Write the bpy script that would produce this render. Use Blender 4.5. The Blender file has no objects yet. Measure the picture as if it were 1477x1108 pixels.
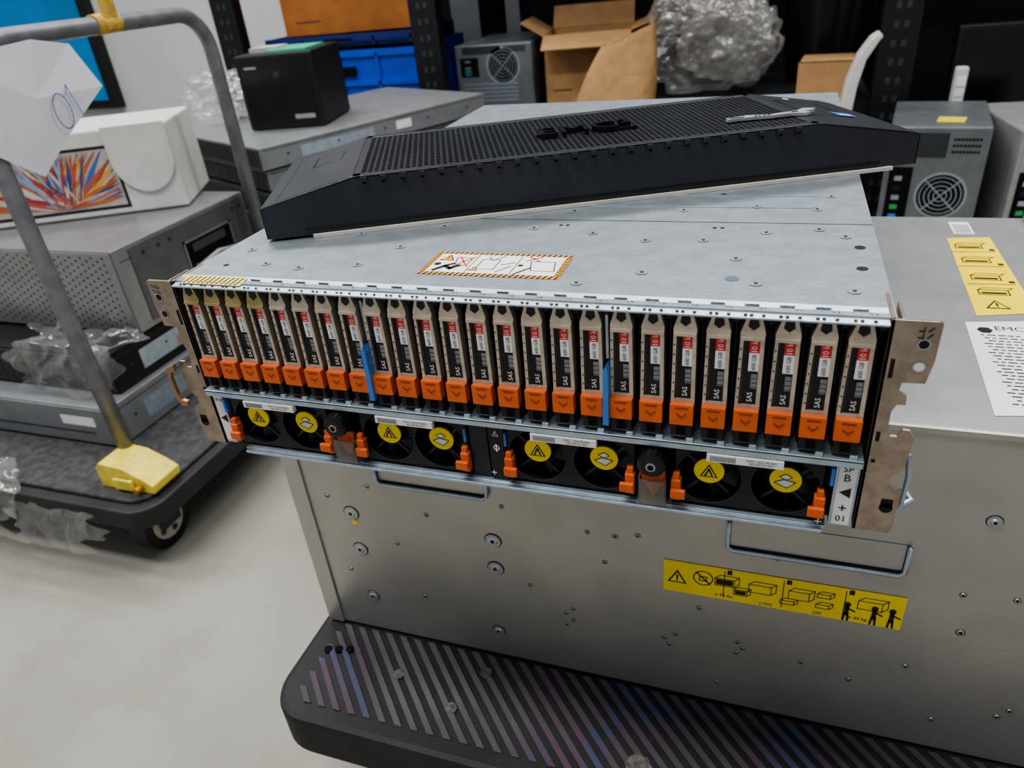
import bpy, bmesh, math, random
from mathutils import Matrix, Vector, noise
random.seed(7)
S=bpy.context.scene
def lin(h):
    h=h.lstrip('#');o=[]
    for i in (0,2,4):
        c=int(h[i:i+2],16)/255;o.append(c/12.92 if c<=.04045 else ((c+.055)/1.055)**2.4)
    return o+[1]
MC={}
def mat(name,hexc,metal=0.0,rough=0.5,var=0.06,scale=30,bump=0.0,bscale=200,stretch=None,alpha=None,hex2=None,spec=None,detail=4,ramp=(.4,.6),rvar=0):
    if name in MC: return MC[name]
    m=bpy.data.materials.new(name);m.use_nodes=True;nt=m.node_tree;N=nt.nodes;Lk=nt.links
    b=N['Principled BSDF'];b.inputs['Metallic'].default_value=metal;b.inputs['Roughness'].default_value=rough
    if spec is not None: b.inputs['Specular IOR Level'].default_value=spec
    tc=N.new('ShaderNodeTexCoord');mp=N.new('ShaderNodeMapping');Lk.new(tc.outputs['Object'],mp.inputs['Vector'])
    if stretch: mp.inputs['Scale'].default_value=stretch
    nz=N.new('ShaderNodeTexNoise');nz.inputs['Scale'].default_value=scale;nz.inputs['Detail'].default_value=detail
    Lk.new(mp.outputs[0],nz.inputs['Vector'])
    cr=N.new('ShaderNodeValToRGB');Lk.new(nz.outputs['Fac'],cr.inputs['Fac'])
    c=lin(hexc)
    c2=lin(hex2) if hex2 else [min(1,x*(1+var)) for x in c[:3]]+[1]
    c1=c if hex2 else [x*(1-var) for x in c[:3]]+[1]
    cr.color_ramp.elements[0].position=ramp[0];cr.color_ramp.elements[1].position=ramp[1]
    cr.color_ramp.elements[0].color=c1;cr.color_ramp.elements[1].color=c2
    Lk.new(cr.outputs['Color'],b.inputs['Base Color'])
    if rvar:
        n3=N.new('ShaderNodeTexNoise');n3.inputs['Scale'].default_value=scale*.6;n3.inputs['Detail'].default_value=6;Lk.new(tc.outputs['Object'],n3.inputs['Vector'])
        mr=N.new('ShaderNodeMapRange');mr.inputs['From Min'].default_value=.3;mr.inputs['From Max'].default_value=.7
        mr.inputs['To Min'].default_value=rough-rvar;mr.inputs['To Max'].default_value=rough+rvar;Lk.new(n3.outputs['Fac'],mr.inputs['Value']);Lk.new(mr.outputs[0],b.inputs['Roughness'])
    if alpha is not None: b.inputs['Alpha'].default_value=alpha
    if bump:
        n2=N.new('ShaderNodeTexNoise');n2.inputs['Scale'].default_value=bscale;Lk.new(mp.outputs[0],n2.inputs['Vector'])
        bp=N.new('ShaderNodeBump');bp.inputs['Strength'].default_value=bump;bp.inputs['Distance'].default_value=.002
        Lk.new(n2.outputs['Fac'],bp.inputs['Height']);Lk.new(bp.outputs[0],b.inputs['Normal'])
    MC[name]=m;return m
def film(name,lo,hi,col='#a8a9a7',rough=.16):
    m=bpy.data.materials.new(name);m.use_nodes=True;nt=m.node_tree;N=nt.nodes;Lk=nt.links
    b=N['Principled BSDF'];b.inputs['Base Color'].default_value=lin(col);b.inputs['Roughness'].default_value=rough;b.inputs['Specular IOR Level'].default_value=1.0
    tr=N.new('ShaderNodeBsdfTransparent');mx=N.new('ShaderNodeMixShader');lw=N.new('ShaderNodeLayerWeight');lw.inputs[0].default_value=.35
    mr=N.new('ShaderNodeMapRange');mr.inputs['To Min'].default_value=lo;mr.inputs['To Max'].default_value=hi
    Lk.new(lw.outputs['Facing'],mr.inputs['Value']);Lk.new(mr.outputs[0],mx.inputs[0]);Lk.new(tr.outputs[0],mx.inputs[1])
    gl=N.new('ShaderNodeBsdfGlossy');gl.inputs['Color'].default_value=(.95,.95,.95,1);gl.inputs['Roughness'].default_value=rough
    m2=N.new('ShaderNodeMixShader');m2.inputs[0].default_value=.4;Lk.new(b.outputs[0],m2.inputs[1]);Lk.new(gl.outputs[0],m2.inputs[2]);Lk.new(m2.outputs[0],mx.inputs[2])
    nz=N.new('ShaderNodeTexNoise');nz.inputs['Scale'].default_value=22;nz.inputs['Detail'].default_value=3;tc=N.new('ShaderNodeTexCoord');Lk.new(tc.outputs['Object'],nz.inputs['Vector'])
    bp=N.new('ShaderNodeBump');bp.inputs['Strength'].default_value=.8;bp.inputs['Distance'].default_value=.010;Lk.new(nz.outputs['Fac'],bp.inputs['Height']);Lk.new(bp.outputs[0],b.inputs['Normal']);Lk.new(bp.outputs[0],gl.inputs['Normal']);Lk.new(bp.outputs[0],lw.inputs['Normal'])
    Lk.new(mx.outputs[0],N['Material Output'].inputs['Surface']);return m

# ---- materials
galv=mat('galvanised_sheet','#a0aab2',.75,.42,.07,60,.08,300)
galvF=mat('galvanised_trim','#b0bfcc',.7,.35,.08,80)
bronze=mat('nickel_bracket','#a89a8c',.85,.35,.12,120)
brushed=mat('brushed_steel','#b2b0ab',.66,.37,.045,14,.07,300,rvar=.06)
steelTop=mat('painted_steel_top','#a8abac',.7,.40,.05,20,.05,400)
blk=mat('black_plastic','#131417',0,.45,.1,50)
blkM=mat('black_matte','#0a0b0d',0,.8,.1,50,spec=.2)
blkG=mat('black_gloss','#0e0f11',0,.22,.1,50)
bez=mat('bezel_plastic','#282b32',0,.36,.12,25,.1,900)
nick=mat('drive_handle_nickel','#c4b9aa',.6,.36,.10,150)
nickY=mat('drive_handle_yellow','#aca074',.6,.4,.10,150)
orange=mat('orange_latch','#d4642e',0,.45,.06,90)
orangeD=mat('orange_latch_dark','#8f3d12',0,.5)
blue=mat('blue_release','#3f7cc6',0,.4)
red=mat('label_red','#dc3a3c',0,.5)
white=mat('label_white','#dfe1e1',0,.5,.02)
grey=mat('label_grey','#8d9093',0,.5)
yel=mat('label_yellow','#f2d822',0,.45,.04)
yel2=mat('caution_yellow','#ecd648',0,.5,.04)
clear=mat('clear_plastic','#9a9288',0,.15,.05,alpha=.35)
holeM=mat('hole_dark','#16171a',.2,.7)
dkgrey=mat('dark_grey_metal','#3c4045',.4,.5,.1,40)

class B:
    def __init__(s): s.v=[];s.f=[];s.mi=[];s.mats=[];s.M=Matrix.Identity(4);s.sm=[]
    def m(s,mt):
        if mt not in s.mats: s.mats.append(mt)
        return s.mats.index(mt)
    def add(s,vs,fs,mt,M=None,smooth=False):
        T=s.M@M if M is not None else s.M
        o=len(s.v);s.v+=[T@Vector(v) for v in vs]
        k=s.m(mt)
        for f in fs: s.f.append([o+i for i in f]);s.mi.append(k);s.sm.append(smooth)
    def box(s,x0,x1,y0,y1,z0,z1,mt,M=None,b=0):
        if b>0:
            bm=bmesh.new();bmesh.ops.create_cube(bm,size=1)
            for v in bm.verts: v.co=Vector(((x0+x1)/2+v.co.x*(x1-x0),(y0+y1)/2+v.co.y*(y1-y0),(z0+z1)/2+v.co.z*(z1-z0)))
            bmesh.ops.bevel(bm,geom=bm.edges[:],offset=b,segments=2,affect='EDGES',profile=.5)
            s.bm(bm,mt,M);return
        vs=[(x,y,z) for x in (x0,x1) for y in (y0,y1) for z in (z0,z1)]
        s.add(vs,[(0,1,3,2),(4,6,7,5),(0,4,5,1),(2,3,7,6),(0,2,6,4),(1,5,7,3)],mt,M)
    def bm(s,bm,mt,M=None,smooth=False):
        bm.verts.index_update()
        s.add([v.co.copy() for v in bm.verts],[[v.index for v in f.verts] for f in bm.faces],mt,M,smooth);bm.free()
    def prism(s,poly,h0,h1,mt,M=None):
        n=len(poly);vs=[(p[0],p[1],h0) for p in poly]+[(p[0],p[1],h1) for p in poly]
        fs=[list(range(n))[::-1],list(range(n,2*n))]+[(i,(i+1)%n,n+(i+1)%n,n+i) for i in range(n)]
        s.add(vs,fs,mt,M)
    def poly(s,p,h,mt,M=None): s.add([(a[0],a[1],h) for a in p],[list(range(len(p)))],mt,M)
    def rect(s,x0,y0,x1,y1,h,mt,M=None): s.poly([(x0,y0),(x1,y0),(x1,y1),(x0,y1)],h,mt,M)
    def cyl(s,p0,p1,r,mt,seg=20,r2=None,cap=True,M=None):
        p0=Vector(p0);p1=Vector(p1);d=(p1-p0);q=d.to_track_quat('Z','Y').to_matrix();r2=r if r2 is None else r2
        vs=[];fs=[]
        for i in range(seg):
            a=2*math.pi*i/seg;e=q@Vector((math.cos(a),math.sin(a),0));vs+=[p0+e*r,p1+e*r2]
        for i in range(seg):
            j=(i+1)%seg;fs.append((2*i,2*j,2*j+1,2*i+1))
        s.add(vs,fs,mt,M,True)
        if cap:
            s.add([vs[2*i] for i in range(seg)],[list(range(seg))[::-1]],mt,M);s.add([vs[2*i+1] for i in range(seg)],[list(range(seg))],mt,M)
    def disc(s,x,y,r,h,mt,M=None,seg=20,r0=0):
        if r0==0: s.poly([(x+r*math.cos(2*math.pi*i/seg),y+r*math.sin(2*math.pi*i/seg)) for i in range(seg)],h,mt,M)
        else:
            vs=[];fs=[]
            for i in range(seg):
                a=2*math.pi*i/seg;vs+=[(x+r*math.cos(a),y+r*math.sin(a),h),(x+r0*math.cos(a),y+r0*math.sin(a),h)]
            for i in range(seg):
                j=(i+1)%seg;fs.append((2*i,2*j,2*j+1,2*i+1))
            s.add(vs,fs,mt,M)
    def line(s,p,w,h,mt,M=None):
        for a,b in zip(p[:-1],p[1:]):
            a=Vector(a);b=Vector(b);d=(b-a).normalized();n=Vector((-d.y,d.x))*w/2;e=d*w/2
            s.poly([a-n-e,b-n+e,b+n+e,a+n-e],h,mt,M)
    def tube(s,pts,r,mt,seg=14,M=None):
        pts=[Vector(p) for p in pts];vs=[];fs=[];prev=None
        for i,p in enumerate(pts):
            t=(pts[min(i+1,len(pts)-1)]-pts[max(i-1,0)]).normalized()
            if prev is None: u=t.orthogonal().normalized()
            else: u=(prev-t*prev.dot(t)).normalized()
            prev=u;w=t.cross(u)
            for k in range(seg):
                a=2*math.pi*k/seg;vs.append(p+r*(u*math.cos(a)+w*math.sin(a)))
        for i in range(len(pts)-1):
            for k in range(seg):
                a=i*seg+k;b=i*seg+(k+1)%seg;fs.append((a,b,b+seg,a+seg))
        fs.append(list(range(seg))[::-1]);fs.append([len(vs)-seg+k for k in range(seg)])
        s.add(vs,fs,mt,M,True)
    def text(s,body,size,M,mt,h=.0,ext=0):
        if (body,ext) not in TC:
            c=bpy.data.curves.new('t','FONT');c.body=body;c.size=1;c.align_x='CENTER';c.align_y='CENTER';c.resolution_u=2;c.extrude=ext
            o=bpy.data.objects.new('t',c);S.collection.objects.link(o)
            dg=bpy.context.evaluated_depsgraph_get();me=bpy.data.meshes.new_from_object(o.evaluated_get(dg))
            TC[(body,ext)]=([v.co.copy() for v in me.vertices],[list(p.vertices) for p in me.polygons])
            bpy.data.objects.remove(o);bpy.data.curves.remove(c);bpy.data.meshes.remove(me)
        vs,fs=TC[(body,ext)];s.add([(v.x*size,v.y*size,h+v.z*size) for v in vs],fs,mt,M)
    def obj(s,name,parent=None,bevel=0,recalc=True,solid=0,loc=None):
        me=bpy.data.meshes.new(name);me.from_pydata(s.v,[],s.f)
        for x in s.mats: me.materials.append(x)
        me.polygons.foreach_set('material_index',s.mi);me.polygons.foreach_set('use_smooth',s.sm);me.update()
        if recalc:
            bm=bmesh.new();bm.from_mesh(me);bmesh.ops.recalc_face_normals(bm,faces=bm.faces[:]);bm.to_mesh(me);bm.free()
        o=bpy.data.objects.new(name,me);S.collection.objects.link(o)
        if parent: o.parent=parent
        if bevel:
            b=o.modifiers.new('bevel','BEVEL');b.width=bevel;b.segments=2;b.limit_method='ANGLE'
        if solid:
            b=o.modifiers.new('solid','SOLIDIFY');b.thickness=solid
        return o
TC={}
def empty(name):
    o=bpy.data.objects.new(name,None);o.empty_display_size=.05;S.collection.objects.link(o);return o
def frame(o,ax,ay):
    ax=Vector(ax).normalized();ay=Vector(ay).normalized();n=ax.cross(ay)
    M=Matrix.Identity(4)
    for i in range(3): M[i][0]=ax[i];M[i][1]=ay[i];M[i][2]=n[i];M[i][3]=o[i]
    return M
def rotz(o,deg): return Matrix.Translation(Vector(o))@Matrix.Rotation(math.radians(deg),4,'Z')
X=(1,0,0);Y=(0,1,0);Z=(0,0,1)
FLOOR=-.55

# ================= STORAGE ARRAY =================
arr=empty('rackmount_storage_array')
W=.2225
b=B()
b.box(-W,W,0,.139,.1312,.133,galv);b.box(-W,W,.1405,.619,.1312,.133,galv)
b.box(-W,W,.139,.1405,.130,.1318,holeM)
b.box(-W,-W+.0015,.004,.619,0,.1312,galv);b.box(W-.0015,W,.004,.619,0,.1312,galv)
b.box(-W,W,.004,.619,0,.0015,galv);b.box(-W,W,.617,.619,0,.1312,galv)
b.box(-W+.002,W-.002,.02,.6,.002,.130,blkM)
b.obj('chassis_shell',arr)
b=B()
T=frame((0,0,.133),X,Y)
for (x,y,k) in [(-.2,.06,0),(-.17,.035,0),(-.20,.03,1),(-.13,.10,0),(-.085,.075,0),(-.07,.12,0),(0,.12,0),(.045,.112,0),(.083,.10,0),(.12,.103,0),(.158,.12,0),(.142,.072,0),
  (.09,.045,0),(.055,.025,0),(.155,.035,0),(.205,.115,0),(.19,.128,0),(.19,.17,0),(.15,.175,0),(.1,.165,0),(.125,.205,1),(-.14,.03,0),(-.10,.04,0),(.205,.03,0),(.20,.2,0),(.02,.16,0),(-.02,.155,0),(.205,.26,0)]:
    if k: b.disc(x,y,.0022,.0002,holeM,T,16)
    else:
        b.cyl((x,y,.133),(x,y,.1334),.0032,galvF,20);b.disc(x,y,.0036,.0006,grey,T,20,.0030);b.disc(x,y,.0012,.0008,dkgrey,T,10)
for p in [(.212,.097),(.211,.063)]: b.disc(p[0],p[1],.0032,.0002,holeM,T,20)
b.disc(.142,.041,.004,.0002,mat('blue_grey','#62788a',.5,.4),T,20)
for y0,xa,xb in ((.172,.03,.19),(.2,-.02,.19),(.31,-.19,.18)): 
    b.box(xa,xb,y0,y0+.0025,.133,.1336,galvF)
b.box(-.19,.18,.45,.453,.133,.1336,galvF)
for x in (-.09,-.085,.018,.023,.125,.13): b.disc(x,.128,.0015,.0002,holeM,T,10)
b.obj('lid_rivets',arr)
# front lip with slot scale
b=B()
b.prism([(-.0050,.1312),(.0095,.1338),(.0095,.1318),(-.0050,.1302)],-.219,.219,galvF,frame((0,0,0),Y,Z))
Ft=frame((0,-.0050,.1313),X,(0,.0145,.0026))
p=.01735
for i in range(25):
    xc=(i-12)*p
    for k in (-.0045,-.0015,.0045):
        b.rect(xc+k-.0009,.0012,xc+k+.0009,.0028,.0004,holeM,Ft)
    b.rect(xc-.0055,.0105,xc+.0020,.0118,.0004,holeM,Ft)
    b.text(str(i),.0045,Ft@Matrix.Translation((xc+.004,.0070,.0005)),dkgrey)
b.rect(-.213,.003,-.165,.0125,.0006,yel2,Ft)
for k in range(12): b.poly([(-.212+k*.0038,.0035),(-.2105+k*.0038,.0035),(-.2085+k*.0038,.012),(-.210+k*.0038,.012)],.0007,blk,Ft)
b.obj('slot_number_strip',arr)
# lid sticker
b=B()
sx0,sx1,sy0,sy1=-.051,.043,.029,.068
b.rect(sx0,sy0,sx1,sy1,.0003,mat('hazard_orange','#f2ac22',0,.5),T)
n=26
for i in range(n):
    xx=sx0+(sx1-sx0)*i/n;dw=(sx1-sx0)/n/2
    for (ya,yb) in ((sy0,sy0+.004),(sy1-.004,sy1)):
        b.poly([(xx,ya),(xx+dw,ya),(min(sx1,xx+dw*2),yb),(xx+dw,yb)],.0004,blk,T)
for i in range(10):
    yy=sy0+.004+(sy1-sy0-.008)*i/10;dh=(sy1-sy0-.008)/20
    for xa in (sx0,sx1-.004): b.poly([(xa,yy),(xa+.004,yy+dh),(xa+.004,yy+2*dh),(xa,yy+dh)],.0004,blk,T)
b.rect(sx0+.004,sy0+.004,sx1-.004,sy1-.004,.0005,white,T)
for xx in (-.020,.010): b.line([(xx,sy0+.005),(xx,sy1-.005)],.0006,.0006,blk,T)
def tri(b,x,y,s,h,M,m1=yel,m2=blk):
    b.poly([(x-s,y-s*.85),(x+s,y-s*.85),(x,y+s)],h,m2,M);b.poly([(x-s*.72,y-s*.68),(x+s*.72,y-s*.68),(x,y+s*.66)],h+.0001,m1,M)
    b.rect(x-s*.09,y-s*.3,x+s*.09,y+s*.35,h+.0002,m2,M);b.rect(x-s*.09,y-s*.55,x+s*.09,y-s*.38,h+.0002,m2,M)
tri(b,-.040,.057,.0055,.0006,T,mat('hazard_orange','#f2ac22'))
b.line([(-.042,.036),(-.037,.043),(-.032,.039),(-.028,.044)],.0034,.0006,blk,T);b.line([(-.037,.043),(-.033,.047)],.0028,.0006,blk,T);b.disc(-.0435,.046,.0025,.0006,blk,T)
b.line([(-.034,.058),(-.023,.058),(-.023,.045),(-.031,.045),(-.034,.058)],.0007,.0006,blk,T)
b.line([(-.032,.059),(-.022,.043)],.0014,.0007,red,T);b.line([(-.022,.059),(-.032,.043)],.0014,.0007,red,T)
b.line([(-.015,.04),(-.003,.04),(-.003,.056),(-.015,.056),(-.015,.04)],.0007,.0006,blk,T);b.line([(-.012,.06),(-.008,.055),(-.002,.062)],.0010,.0007,mat('green_mark','#3f8c4a'),T)
tri(b,-.016,.040,.0035,.0007,T,mat('hazard_orange','#f2ac22'))
b.line([(0,.048),(.008,.052)],.0010,.0006,blk,T);b.line([(.0,.036),(.007,.046)],.0010,.0006,blk,T)
b.line([(.018,.055),(.034,.055),(.037,.040),(.022,.040),(.018,.055)],.0007,.0006,blk,T);b.line([(.013,.034),(.020,.044)],.0016,.0006,blk,T);b.disc(.013,.048,.0018,.0006,blk,T)
b.line([(.015,.063),(.023,.056)],.0014,.0007,red,T);b.line([(.023,.063),(.015,.056)],.0014,.0007,red,T)
b.obj('lid_warning_label',arr,recalc=False)

# drives
b=B();Fv=lambda x,z,y=0: frame((x,y,z),Z,(-1,0,0))
b.box(-.2165,.2165,.02,.03,.046,.1305,blkM)
for i in range(25):
    xc=(i-12)*p
    hm=nickY if i in (0,1,2,3) else nick
    O=Matrix.Translation((xc,0,0))
    b.box(-.0070,.0070,.0035,.02,.053,.1285,blk,O)
    F0=O@frame((0,0,0),X,Z)
    b.prism([(-.0066,.0755),(-.0048,.0755),(-.0043,.119),(-.0060,.120)],-.003,.0035,nick,F0)
    b.prism([(.0044,.0755),(.0066,.0755),(.0062,.120),(.0042,.119)],-.003,.0035,nick,F0)
    b.prism([(-.0060,.1185),(.0062,.1185),(.0064,.1215),(.0042,.1298),(-.0036,.1298),(-.0062,.1215)],-.003,.0030,hm,F0)
    b.poly([(-.0020,.1292),(.0024,.1292),(.0030,.1255),(.0002,.1232),(-.0026,.1255)],.0034,blk,F0)
    b.prism([(-.0060,.1175),(.0062,.1175),(.0062,.1192),(-.0060,.1192)],.0028,.0042,hm,F0)
    b.box(-.0066,.0066,-.0040,.002,.0750,.0775,nick,O)
    b.rect(-.0046,.0772,.0044,.1178,.0022,blkG,F0)
    b.rect(-.0010,.1095,.0044,.1172,.0026,red,F0)
    b.rect(-.0010,.0985,.0044,.1095,.0026,white,F0)
    b.text('10 k',.0042,O@Fv(.0017,.1133,-.0028),white)
    b.text('600 GB',.0031,O@Fv(.0017,.1040,-.0028),blk)
    for k in range(10):
        b.rect(.0008,.0878+k*.00095,.0040,.0882+k*.00095+(.0003 if k%3 else 0),.0026,grey,F0)
    b.text('SAS',.0040,O@Fv(.0010,.0822,-.0026),white)
    b.rect(-.0043,.079,-.0033,.1170,.0025,dkgrey,F0)
    b.prism([(-.0066,.0625),(.0064,.0625),(.0064,.0755),(-.0066,.0755)],.001,.0075,orange,F0)
    b.poly([(-.0035,.0742),(.0035,.0742),(.0035,.0732),(-.0035,.0732)],.0077,orangeD,F0)
    b.poly([(-.0028,.0705),(0,.0681),(.0028,.0705),(.0028,.0695),(0,.0669),(-.0028,.0695)],.0078,orangeD,F0)
    b.box(-.0062,.0062,-.0065,.004,.0535,.0625,blk,O,b=.0008)
    b.box(-.0025,.0025,-.0072,-.006,.0555,.0605,blkM,O)
    for k in range(6): b.disc(-.0054,.082+k*.006,.0005,.0037,holeM,F0,6)
b.obj('drive_carriers',arr)
b=B()
for k in (7.5,16.5):
    xc=(k-12)*p
    b.prism([(-.0018,.058),(.0018,.058),(.0020,.094),(.0010,.098),(-.0010,.094),(-.0014,.075)],.0,.0095,blue,frame((xc,0,0),X,Z))
    b.box(xc-.0008,xc+.0008,.0,.02,.098,.1305,galvF)
for k in range(26):
    xc=(k-12.5)*p
    b.box(xc-.0004,xc+.0004,.006,.02,.053,.130,dkgrey)
    b.box(xc-.0014,xc+.0014,-.001,.006,.1262,.1302,blk)
b.obj('slot_dividers',arr)
b=B()
b.prism([(-.0085,.0495),(.02,.0495),(.02,.0525),(-.0085,.0510)],-.2185,.2185,galvF,frame((0,0,0),Y,Z))
b.box(-.2185,.2185,-.0085,-.0075,.0462,.0508,galvF)
for i in range(25):
    xc=(i-12)*p+.006
    b.box(xc-.003,xc+.001,-.0075,-.005,.051,.0535,galvF)
b.box(-.2,.205,-.006,.02,-.0005,.0015,galvF)
b.box(-.198,.203,-.0095,-.006,-.0015,.0005,galvF)
b.obj('shelf_trim',arr,bevel=.0003)
# fans
b=B();bf=B();bs=B()
fans=[(-.184,0),(-.1426,1),(-.076,0),(-.0366,1),(.0312,0),(.0745,1),(.1381,0),(.181,1)]
bf.box(-.218,.218,.018,.02,.001,.049,blkM)
zc=.0245
mods=[(-.205,-.1215),(-.0975,-.0155),(.0105,.0950),(.1175,.2020)]
for mi,(x0,x1) in enumerate(mods):
    fx=[fans[2*mi][0],fans[2*mi+1][0]]
    r=.0195;zt,zb=.0450,.0025
    xm=(fx[0]+fx[1])/2
    for fi,(xc,xa,xb) in enumerate(((fx[0],x0,xm),(fx[1],xm,x1))):
        seg=48;inner=[];outer=[]
        for k in range(seg):
            a=2*math.pi*k/seg;c,s_=math.cos(a),math.sin(a);inner.append((xc+r*c,zc+r*s_))
            tx=((xb-xc)/c if c>1e-6 else ((xa-xc)/c if c<-1e-6 else 9));tz=((zt-zc)/s_ if s_>1e-6 else ((zb-zc)/s_ if s_<-1e-6 else 9))
            t=min(tx,tz);outer.append((xc+t*c,zc+t*s_))
        F1=frame((0,0,0),X,Z)
        for k in range(seg):
            j=(k+1)%seg
            bf.add([(*inner[k],.003),(*inner[j],.003),(*outer[j],.003),(*outer[k],.003)],[(0,1,2,3)],blk,F1)
            bf.add([(*inner[k],.003),(*inner[j],.003),(*inner[j],-.010),(*inner[k],-.010)],[(0,1,2,3)],blk,F1)
        bf.cyl((xc,.012,zc),(xc,.0,zc),.0075,blk,24)
        for k in range(7):
            a=2*math.pi*k/7+xc*40;vs=[]
            for (rr,da,yy) in ((.007,0,.003),(.0186,.25,.002),(.0189,.85,.012),(.007,.65,.012)):
                vs.append((xc+rr*math.cos(a+da),yy,zc+rr*math.sin(a+da)))
            bf.add(vs,[(0,1,2,3)],mat('fan_blade','#303237',0,.35))
        for k in range(4):
            a=math.pi/4+k*math.pi/2
            bf.box(0,.0185,-.0005,.0005,-.0012,.0008,blk,Matrix.Translation((xc,0,zc))@Matrix.Rotation(a,4,'Y'))
        bf.disc(xc,zc,.0195,.0034,dkgrey,F1,40,.0189)
        F2=frame((xc,-.0004,zc+.003),X,Z)
        bs.cyl((xc,.0,zc+.003),(xc,-.0014,zc+.003),.0088,yel,32)
        if fi==0: 
            F2=F2@Matrix.Translation((0,-.0005,.0012));bs.poly([(-.0052,-.0038),(.0052,-.0038),(0,.0055)],.0001,blk,F2);bs.poly([(-.0040,-.0030),(.0040,-.0030),(0,.0040)],.0002,yel,F2)
            bs.line([(-.002,-.0025),(0,.002)],.0011,.0003,blk,F2);bs.line([(.0018,-.0022),(0,.002)],.0011,.0003,blk,F2)
        else:
            F2=F2@Matrix.Translation((0,-.0005,.0012));bs.poly([(-.0060,-.0015),(-.001,.001),(.0055,-.0005),(.001,-.0048)],.0001,white,F2)
            bs.line([(-.0060,-.0015),(-.001,.001),(.0055,-.0005),(.001,-.0048),(-.0060,-.0015)],.0005,.0002,dkgrey,F2)
            bs.poly([(-.0035,.003),(.0,.0050),(.0035,.003),(0,.0012)],.0002,white,F2);bs.line([(-.0035,.003),(.0,.0050),(.0035,.003),(0,.0012),(-.0035,.003)],.0004,.0003,dkgrey,F2)
    bf.box(x0,x1,.0,.018,.0440,.0455,blk);bf.box(x0,x1,-.003,.018,.0015,.0035,blk)
    bf.box(x0,x0+.0012,-.003,.018,.002,.045,blk);bf.box(x1-.0012,x1,-.003,.018,.002,.045,blk)
    lx=(x0+x1)/2-.002
    bs.prism([(lx-.021,.0405),(lx+.021,.0405),(lx+.021,.0455),(lx-.021,.0455)],.0060,.0095,white,frame((0,0,0),X,Z))
    for k in range(16): bs.rect(lx-.019+k*.0009,.0412,lx-.0186+k*.0009,.0448,.0097,blk,frame((0,0,0),X,Z))
    bs.text('MAC 1024-98 B42',.0022,frame((lx+.009,-.0098,.0440),X,Z),blk);bs.text('005-049-XX REV',.0019,frame((lx+.009,-.0098,.0420),X,Z),blk)
bf.obj('fan_modules',arr,recalc=False)
bs.obj('fan_labels',arr,recalc=False)
b=B()
def olatch(x,sgn):
    b.box(x-.0030,x+.0030,-.0075,-.001,.007,.022,orange,b=.0008)
    b.box(x-.0030-(.003 if sgn<0 else 0),x+.0030+(.003 if sgn>0 else 0),-.0105,-.0075,.010,.0165,orange,b=.0008)
    b.box(x-.0018,x+.0018,-.0065,-.001,.022,.026,orange)
for x,s_ in ((-.204,1),(-.1235,-1),(-.0975,1),(-.0185,-1),(.0125,1),(.0915,-1),(.1195,1),(.2,-1)): olatch(x,s_)
for xk in (-.1105,.1055):
    b.box(xk-.009,xk+.009,-.002,.016,.002,.046,blkM)
    b.box(xk-.008,xk+.008,-.0085,-.0078,.003,.020,clear)
    b.box(xk-.0085,xk+.0085,-.0085,-.002,.0015,.0030,clear);b.box(xk-.0085,xk-.0075,-.0085,-.002,.003,.022,clear);b.box(xk+.0075,xk+.0085,-.0085,-.002,.003,.022,clear)
    b.box(xk-.0072,xk+.0072,-.0042,-.002,.016,.026,orange);b.prism([(-.0066,.017),(.0066,.017),(0,.005)],.002,.0042,orange,frame((xk,0,0),X,Z))
    b.cyl((xk,.0,.036),(xk,-.005,.036),.0065,blkG,28);b.cyl((xk,-.005,.036),(xk,-.0135,.0355),.0088,blk,32,r2=.0083)
    for k in range(16):
        a=2*math.pi*k/16;b.cyl((xk+.0086*math.cos(a),-.0055,.036+.0086*math.sin(a)),(xk+.0081*math.cos(a),-.0130,.0355+.0081*math.sin(a)),.0008,blkG,6)
    b.cyl((xk,-.0135,.0355),(xk,-.0155,.0355),.0083,blkG,32,r2=.0060);b.cyl((xk,-.0155,.0355),(xk,-.0158,.0355),.0030,grey,16);b.cyl((xk,-.0158,.0355),(xk,-.0160,.0355),.0018,blkM,16)
    b.box(xk-.0085,xk+.0085,-.0035,-.001,.0445,.0465,yel if xk<0 else blk)
b.box(-.0145,-.0025,-.003,.016,.002,.0465,mat('strip_grey','#2f3236',.4,.4));b.box(-.0010,.0095,-.004,.016,.002,.0465,blkG)
F1=frame((0,-.0045,0),X,Z)
tri(b,.0042,.0390,.0024,.0,F1,blk,white);b.disc(.0042,.028,.0022,.0,white,F1,16,.0015);b.rect(.0037,.025,.0047,.031,.0002,white,F1)
b.text('+',.008,F1@Matrix.Translation((.0005,.007,.0)),white);b.text('+',.008,F1@Matrix.Translation((.2005,.006,.004)),white)
b.box(-.2185,-.2095,-.003,.016,.002,.0480,galvF);b.box(.2065,.2185,-.003,.016,.001,.0480,galvF)
F1=frame((0,-.0034,0),X,Z)
b.rect(.2080,.002,.2172,.0455,0,white,F1);b.text('SP',.0056,F1@Matrix.Translation((.2126,.0415,.0003)),blk);b.text('B',.0070,F1@Matrix.Translation((.2126,.0355,.0003)),blk)
b.poly([(.2095,.0255),(.2155,.029),(.2155,.022)],.0003,blk,F1);b.text('+',.009,F1@Matrix.Translation((.2126,.0140,.0003)),blk);b.text('01',.0060,F1@Matrix.Translation((.2126,.0065,.0003)),blk)
b.rect(-.2180,.004,-.2100,.0465,0,white,F1);b.text('SP A',.0035,frame((-.214,-.0038,.040),X,Z),blk);b.poly([(-.217,.024),(-.211,.0275),(-.211,.0205)],.0003,blk,F1)
b.box(-.2095,-.2075,-.005,.0,.030,.042,blue);b.box(.2040,.2058,-.005,.0,.030,.042,blue);b.box(-.0182,-.0168,-.005,.0,.030,.04,blue);b.box(.0100,.0112,-.005,.0,.030,.04,blue)
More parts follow.
